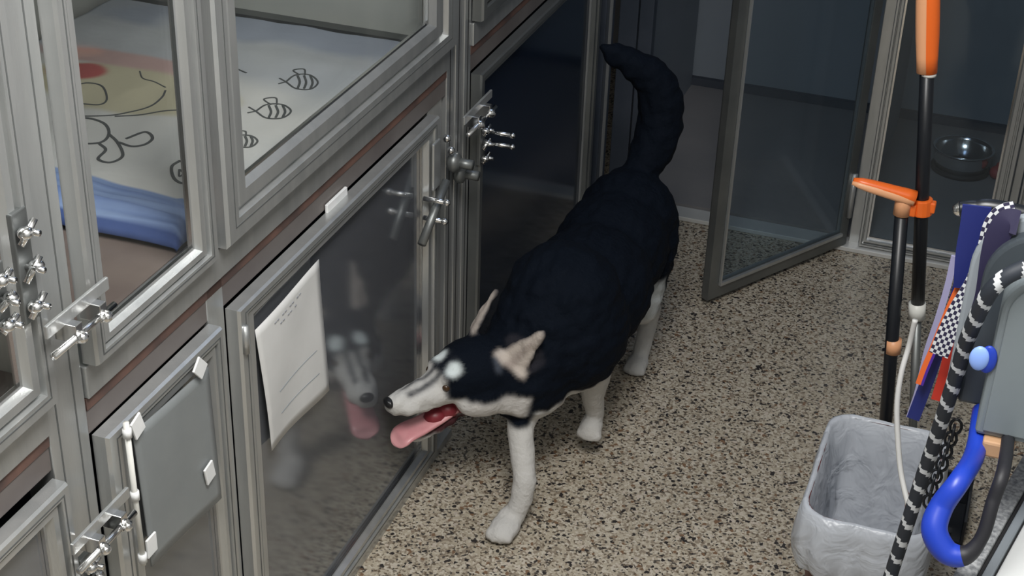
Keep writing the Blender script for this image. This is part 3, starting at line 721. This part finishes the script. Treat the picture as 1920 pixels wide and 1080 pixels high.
# ------------------------------------------------------------------ waste bin with liner
def rrect(cx, cy, hx_, hy_, r, n=8):
    out = []
    for qx, qy, a0 in ((1, 1, 0), (-1, 1, 90), (-1, -1, 180), (1, -1, 270)):
        for k in range(n+1):
            a = R(a0+90*k/n); out.append((cx+qx*(hx_-r)+math.cos(a)*r, cy+qy*(hy_-r)+math.sin(a)*r))
    # subdivide long sides
    res = []
    for i, p in enumerate(out):
        q = out[(i+1) % len(out)]; d = math.hypot(q[0]-p[0], q[1]-p[1]); m_ = max(1, int(d/.012))
        for k in range(m_): res.append((p[0]+(q[0]-p[0])*k/m_, p[1]+(q[1]-p[1])*k/m_))
    return res
BCX, BCY, BZ = -.105, 2.685, .425
t = empty('waste_bin', (BCX, BCY, 0), 0, 'maroon rectangular waste bin lined with a white bag under the leashes', 'bin')
def loft(levels, closed_bottom=True, wr=0, seed=0):
    bm = bmesh.new(); rings = []
    for (hx_, hy_, r, z, wv) in levels:
        pts = rrect(0, 0, hx_, hy_, r); ring = []
        for i, (x, y) in enumerate(pts):
            a = math.atan2(y, x); s_ = 1+wv*(noise.noise(Vector((math.cos(a)*6, math.sin(a)*6, z*7+seed)))) + wv*.5*noise.noise(Vector((math.cos(a)*19, math.sin(a)*19, z*4+seed)))
            ring.append(bm.verts.new((x*s_, y*s_, z+wv*.25*noise.noise(Vector((x*14, y*14, seed+4))))))
        rings.append(ring)
    n = min(len(r) for r in rings)
    for a, b in zip(rings, rings[1:]):
        la, lb = len(a), len(b)
        N = max(la, lb)
        for k in range(N):
            i0, i1 = k*la//N, (k+1)*la//N; j0, j1 = k*lb//N, (k+1)*lb//N
            vs = [a[i0 % la], a[i1 % la], b[j1 % lb], b[j0 % lb]]; u = []
            for x in vs:
                if x not in u: u.append(x)
            if len(u) > 2:
                try: bm.faces.new(u)
                except ValueError: pass
    if closed_bottom: bm.faces.new(rings[0][::-1])
    return bm
mk('bin_body', loft([(.085, .135, .04, 0, 0), (.118, .185, .05, BZ-.02, 0), (.124, .192, .052, BZ-.015, 0), (.124, .192, .052, BZ, 0), (.116, .184, .05, BZ, 0)]), 'can', t, True)
lv = [(.070, .12, .035, .03, .03), (.082, .138, .04, .10, .09), (.090, .148, .045, .18, .11), (.098, .158, .045, .25, .12), (.104, .168, .05, .32, .10), (.110, .176, .05, .38, .06), (.116, .184, .055, BZ-.002, .015), (.121, .190, .055, BZ+.005, .012),
      (.127, .196, .055, BZ+.001, .015), (.132, .201, .057, BZ-.025, .03), (.135, .204, .058, BZ-.055, .05), (.136, .205, .058, BZ-.085, .07), (.133, .203, .058, BZ-.115, .08), (.129, .199, .058, BZ-.135, .09)]
mk('liner', loft(lv, True, seed=3), 'liner', t, True)

# ------------------------------------------------------------------ white cabinet with speckled edging, right
CZ = .90
pa, pb, = pz(1920, 850, CZ), pz(1785, 1080, CZ)
dv = (pb-pa); dv.z = 0; dv.normalize(); nr = Vector((-dv.y, dv.x, 0))
if nr.x < 0: nr = -nr
a0 = pa-dv*.03; a1 = pb+dv*.55
t = empty('white_cabinet', ((a0+a1)/2).to_tuple()[:2]+(0,), math.atan2(dv.y, dv.x), 'white cabinet with grey speckled edging at the bottom right, below the leashes', 'cabinet')
LL = (a1-a0).length/2
sgn = 1 if (Vector((-dv.y, dv.x, 0))-nr).length < .1 else -1
def cb(name, x0, x1, n0, n1, z0, z1, m):
    y0_, y1_ = sorted((n0*sgn, n1*sgn)); return mk(name, boxes((x0, x1, y0_, y1_, z0, z1)), m, t, bevel=.003)
cb('edge_band', -LL, LL, 0, .028, CZ-.03, CZ, 'speckle')
cb('edge_groove', -LL, LL, .028, .034, CZ-.03, CZ-.004, 'groove')
cb('inner_band', -LL, LL, .034, .048, CZ-.03, CZ, 'grey_pl2')
cb('edge_groove', -LL, LL, .048, .051, CZ-.03, CZ-.004, 'groove')
cb('worktop', -LL, LL, .051, .115, CZ-.03, CZ+.001, 'white_cab')
cb('body', -LL+.01, LL-.01, .012, .110, 0, CZ-.03, 'white_cab')

# ------------------------------------------------------------------ grey dispenser on the right wall
YD = 1.95
def outline(pts, y0_, y1_, m, name, par, bevel=.004):
    bm = bmesh.new(); f = [bm.verts.new((p[0], y0_, p[1])) for p in pts]; b = [bm.verts.new((p[0], y1_, p[1])) for p in pts]
    n = len(pts); bm.faces.new(f); bm.faces.new(b[::-1])
    for k in range(n): bm.faces.new((f[k], b[k], b[(k+1) % n], f[(k+1) % n]))
    return mk(name, bm, m, par, bevel=bevel)
t = empty('wall_dispenser', (XW, YD+.05, .92), 0, 'rounded grey plastic dispenser on the right wall with a blue button', 'dispenser')
def shell(x0, x1, z0, z1, r):
    pts = [(x0, z0), (x1, z0), (x1, z1)]
    for k in range(13):
        a = R(90+90*k/12); pts.append((x0+r+math.cos(a)*r, z1-r+math.sin(a)*r))
    return pts
bl_, tl_ = py(1832, 815, YD), py(1850, 520, YD)
ZB, ZT = py(1850, 818, YD).z, py(1890, 510, YD).z
XL = py(1826, 815, YD).x
def rel(pts): return [(x-XW, z-.92) for x, z in pts]
outline(rel(shell(XL, XW, ZB, ZT, .06)), -.05, .02, 'grey_pl', 'front_cover', t, .006)
outline(rel(shell(XL+.010, XW, ZB+.010, ZT-.010, .052)), -.054, -.049, 'grey_pl', 'cover_panel', t, .002)
outline(rel(shell(XL-.032, XW, ZB+.002, ZT+.030, .085)), .021, .05, 'grey_dk', 'back_shell', t, .006)
outline(rel(shell(XL-.052, XW, ZB+.008, ZT+.046, .10)), .051, .07, 'grey_pl2', 'wall_plate', t, .006)
c = py(1836, 672, YD-.006)-t.location
bm = bmesh.new(); sphere(bm, (c.x, c.y, c.z), .013, (1.05, .5, 1.5), 3); mk('button', bm, 'ltblue', t, True)
c = py(1852, 674, YD-.002)-t.location
bm = bmesh.new(); sphere(bm, (c.x, c.y, c.z), .014, (.9, .4, 1.6), 3); mk('button_surround', bm, 'blue', t, True)

# ------------------------------------------------------------------ hook and leashes
def path(pts, y, n=12):
    q = []
    for i, p in enumerate(pts):
        yy = y if len(p) == 2 else p[2]
        q.append(py(p[0], p[1], yy))
    return curve(q, n)
hk = py(1800, 392, 2.12)
t = empty('wall_hook', (XW, 2.12, hk.z), 0, 'black wall hook with bright tip holding the bunch of leashes', 'hook')
bm = bmesh.new(); tube(bm, curve([(0, 0, -.012), (-.08, 0, .0), (hk.x-XW+.06, 0, .012), (hk.x-XW+.02, 0, .006), (hk.x-XW, 0, 0)], 8), .012, 10); mk('hook_arm', bm, 'blackpipe', t, True)
bm = bmesh.new(); sphere(bm, (hk.x-XW, 0, 0), .011); mk('hook_tip', bm, 'chrome', t, True)
mk('hook_plate', boxes((-.008, 0, -.02, .02, -.05, .03)), 'blackpipe', t, bevel=.003)
TC = Vector((0, -1, .35))
def strap(name, pts, y, wd, m, label, th=.004, stripe=None, extra=None, n=14, face=TC, grp=None):
    bm = bmesh.new(); tube(bm, path(pts, y, n), 0, flat=(wd, th, face), stripe=stripe)
    o = mk(name, bm, m, None, False); tag(o, label, 'leash'); return o
strap('leash', [(1822, 388), (1815, 440), (1808, 500), (1790, 570), (1764, 640), (1742, 705), (1712, 785)], 2.13, .020, ['blue2'], 'dark blue flat leash hanging straight from the hook to the bin edge')
strap('leash', [(1832, 386), (1826, 430), (1818, 480), (1814, 540)], 2.10, .040, ['blue2'], 'broad short navy-blue strap loop hung right under the hook tip')
strap('leash', [(1798, 540), (1776, 590), (1752, 650), (1735, 690), (1724, 720)], 2.11, .012, ['redor', 'purple'], 'thin orange and purple leash along the left side of the bunch', stripe=lambda l, k: 1 if k in (0, 12, 1, 11) else 0)
strap('leash', [(1806, 560), (1796, 620), (1782, 690), (1764, 752)], 2.12, .030, ['red', 'redor'], 'red webbing leash with orange edge beside the spiral rope leash', stripe=lambda l, k: 1 if k in (0, 12, 1, 11) else 0)
strap('leash', [(1790, 480), (1776, 540), (1758, 600), (1738, 660), (1722, 730), (1705, 782)], 2.16, .010, ['lilac', 'cord'], 'pale lilac slim leash behind the dark blue one')
ck = lambda l, k: 1 if (int(l/.0065)+int(k if k < 6 else 12-k)) % 2 else 0
strap('leash', [(1905, 395), (1880, 402), (1862, 425), (1850, 470), (1828, 530), (1798, 580), (1776, 625), (1760, 665)], 2.06, .028, ['navy', 'ropewht'], 'navy and white checked leash slanting down from the hook', stripe=ck, n=40)
strap('leash', [(1910, 418), (1890, 415), (1872, 440), (1862, 480), (1850, 560), (1830, 620), (1812, 680), (1800, 720)], 2.04, .034, ['navy'], 'dark navy wide leash under the spiral rope leash')
sp_ = lambda l, f: 1 if ((l/.040 + f) % 1) < .26 else 0
bm = bmesh.new(); tube(bm, path([(1925, 500, 1.93), (1885, 520, 1.925), (1856, 548, 1.93), (1834, 588, 1.95), (1812, 640, 1.98), (1797, 690, 2.0), (1778, 750, 2.02), (1752, 830, 2.05), (1728, 900, 2.07), (1702, 980, 2.08), (1676, 1060, 2.09), (1660, 1110, 2.09)], 2, 18), .0115, 12, stripe=sp_)
tag(mk('leash', bm, ['ropeblk', 'ropewht'], None, True), 'thick black rope leash with a white spiral hanging past the bin', 'leash')
bm = bmesh.new(); tube(bm, path([(1716, 600, 2.20), (1704, 650, 2.20), (1690, 700, 2.18), (1682, 760, 2.16), (1684, 830, 2.14), (1690, 890, 2.12), (1704, 950, 2.09), (1712, 972, 2.085)], 2, 14), .0045, 10)
tag(mk('leash', bm, 'cord', None, True), 'thin grey-white cord leash hanging down in front of the bin liner', 'leash')
# cable loop: blue one side, black the other
lp = path([(1842, 770, 2.02), (1828, 850, 1.93), (1800, 900, 1.84), (1765, 950, 1.82), (1752, 995, 1.80), (1775, 1035, 1.79), (1812, 1040, 1.79), (1842, 1005, 1.80), (1862, 940, 1.82), (1882, 880, 1.85), (1893, 800, 2.0)], 2, 10)
rr = [.016]*len(lp)
for i in range(len(lp)):
    s_ = i/len(lp); rr[i] = (.0145 if s_ < .55 else .0145-.005*min(1, (s_-.55)/.12))+.004*math.exp(-((s_-.4)/.15)**2)
bm = bmesh.new(); tot = sum((b-a).length for a, b in zip(lp, lp[1:]))
tube(bm, lp, rr, 14, stripe=lambda l, f: 0 if (l/tot < .52 and .0 <= f) else 1)
o = mk('leash', bm, ['blue', 'black'], None, True); tag(o, 'fat blue and black padded loop below the grey dispenser', 'leash')
c = py(1872, 832, 1.955); bm = boxes((c.x-.022, c.x+.022, c.y-.02, c.y+.004, c.z-.014, c.z+.012)); mk('keeper', bm, 'tan', o, bevel=.004)
# chain leash over the bin
t = empty('chain_leash', py(1795, 800, 2.15), 0, 'dark chain leash dangling between spiral rope and blue loop', 'leash')
cp_ = path([(1792, 800), (1778, 835), (1766, 870), (1750, 905), (1742, 940)], 2.15, 3)
for i, p in enumerate(cp_):
    bm = bmesh.new(); q = loc(t, p); pts = []
    for k in range(11):
        a = 2*math.pi*k/10; v = Vector((math.cos(a)*.009, 0, math.sin(a)*.014))
        if i % 2: v = Vector((0, v.x, v.z))
        pts.append(q+v)
    tube(bm, pts, .0026, 6, False); mk('chain_link', bm, 'blackpipe', t, True)

# ------------------------------------------------------------------ ceiling fittings (outside the frame, at the two lamps; the far one is added)
for i, (lx, ly, pw, c) in enumerate(LAMPS):
    o = mk('overhead_fitting', boxes((lx-.3, lx+.3, ly-.58, ly+.58, 2.715, 2.75)), 'white_pl', bevel=.004)
    tag(o, ('white ceiling light fitting over the front of the aisle', 'white fitting added overhead at the far end for bluish fill light')[i], 'light')
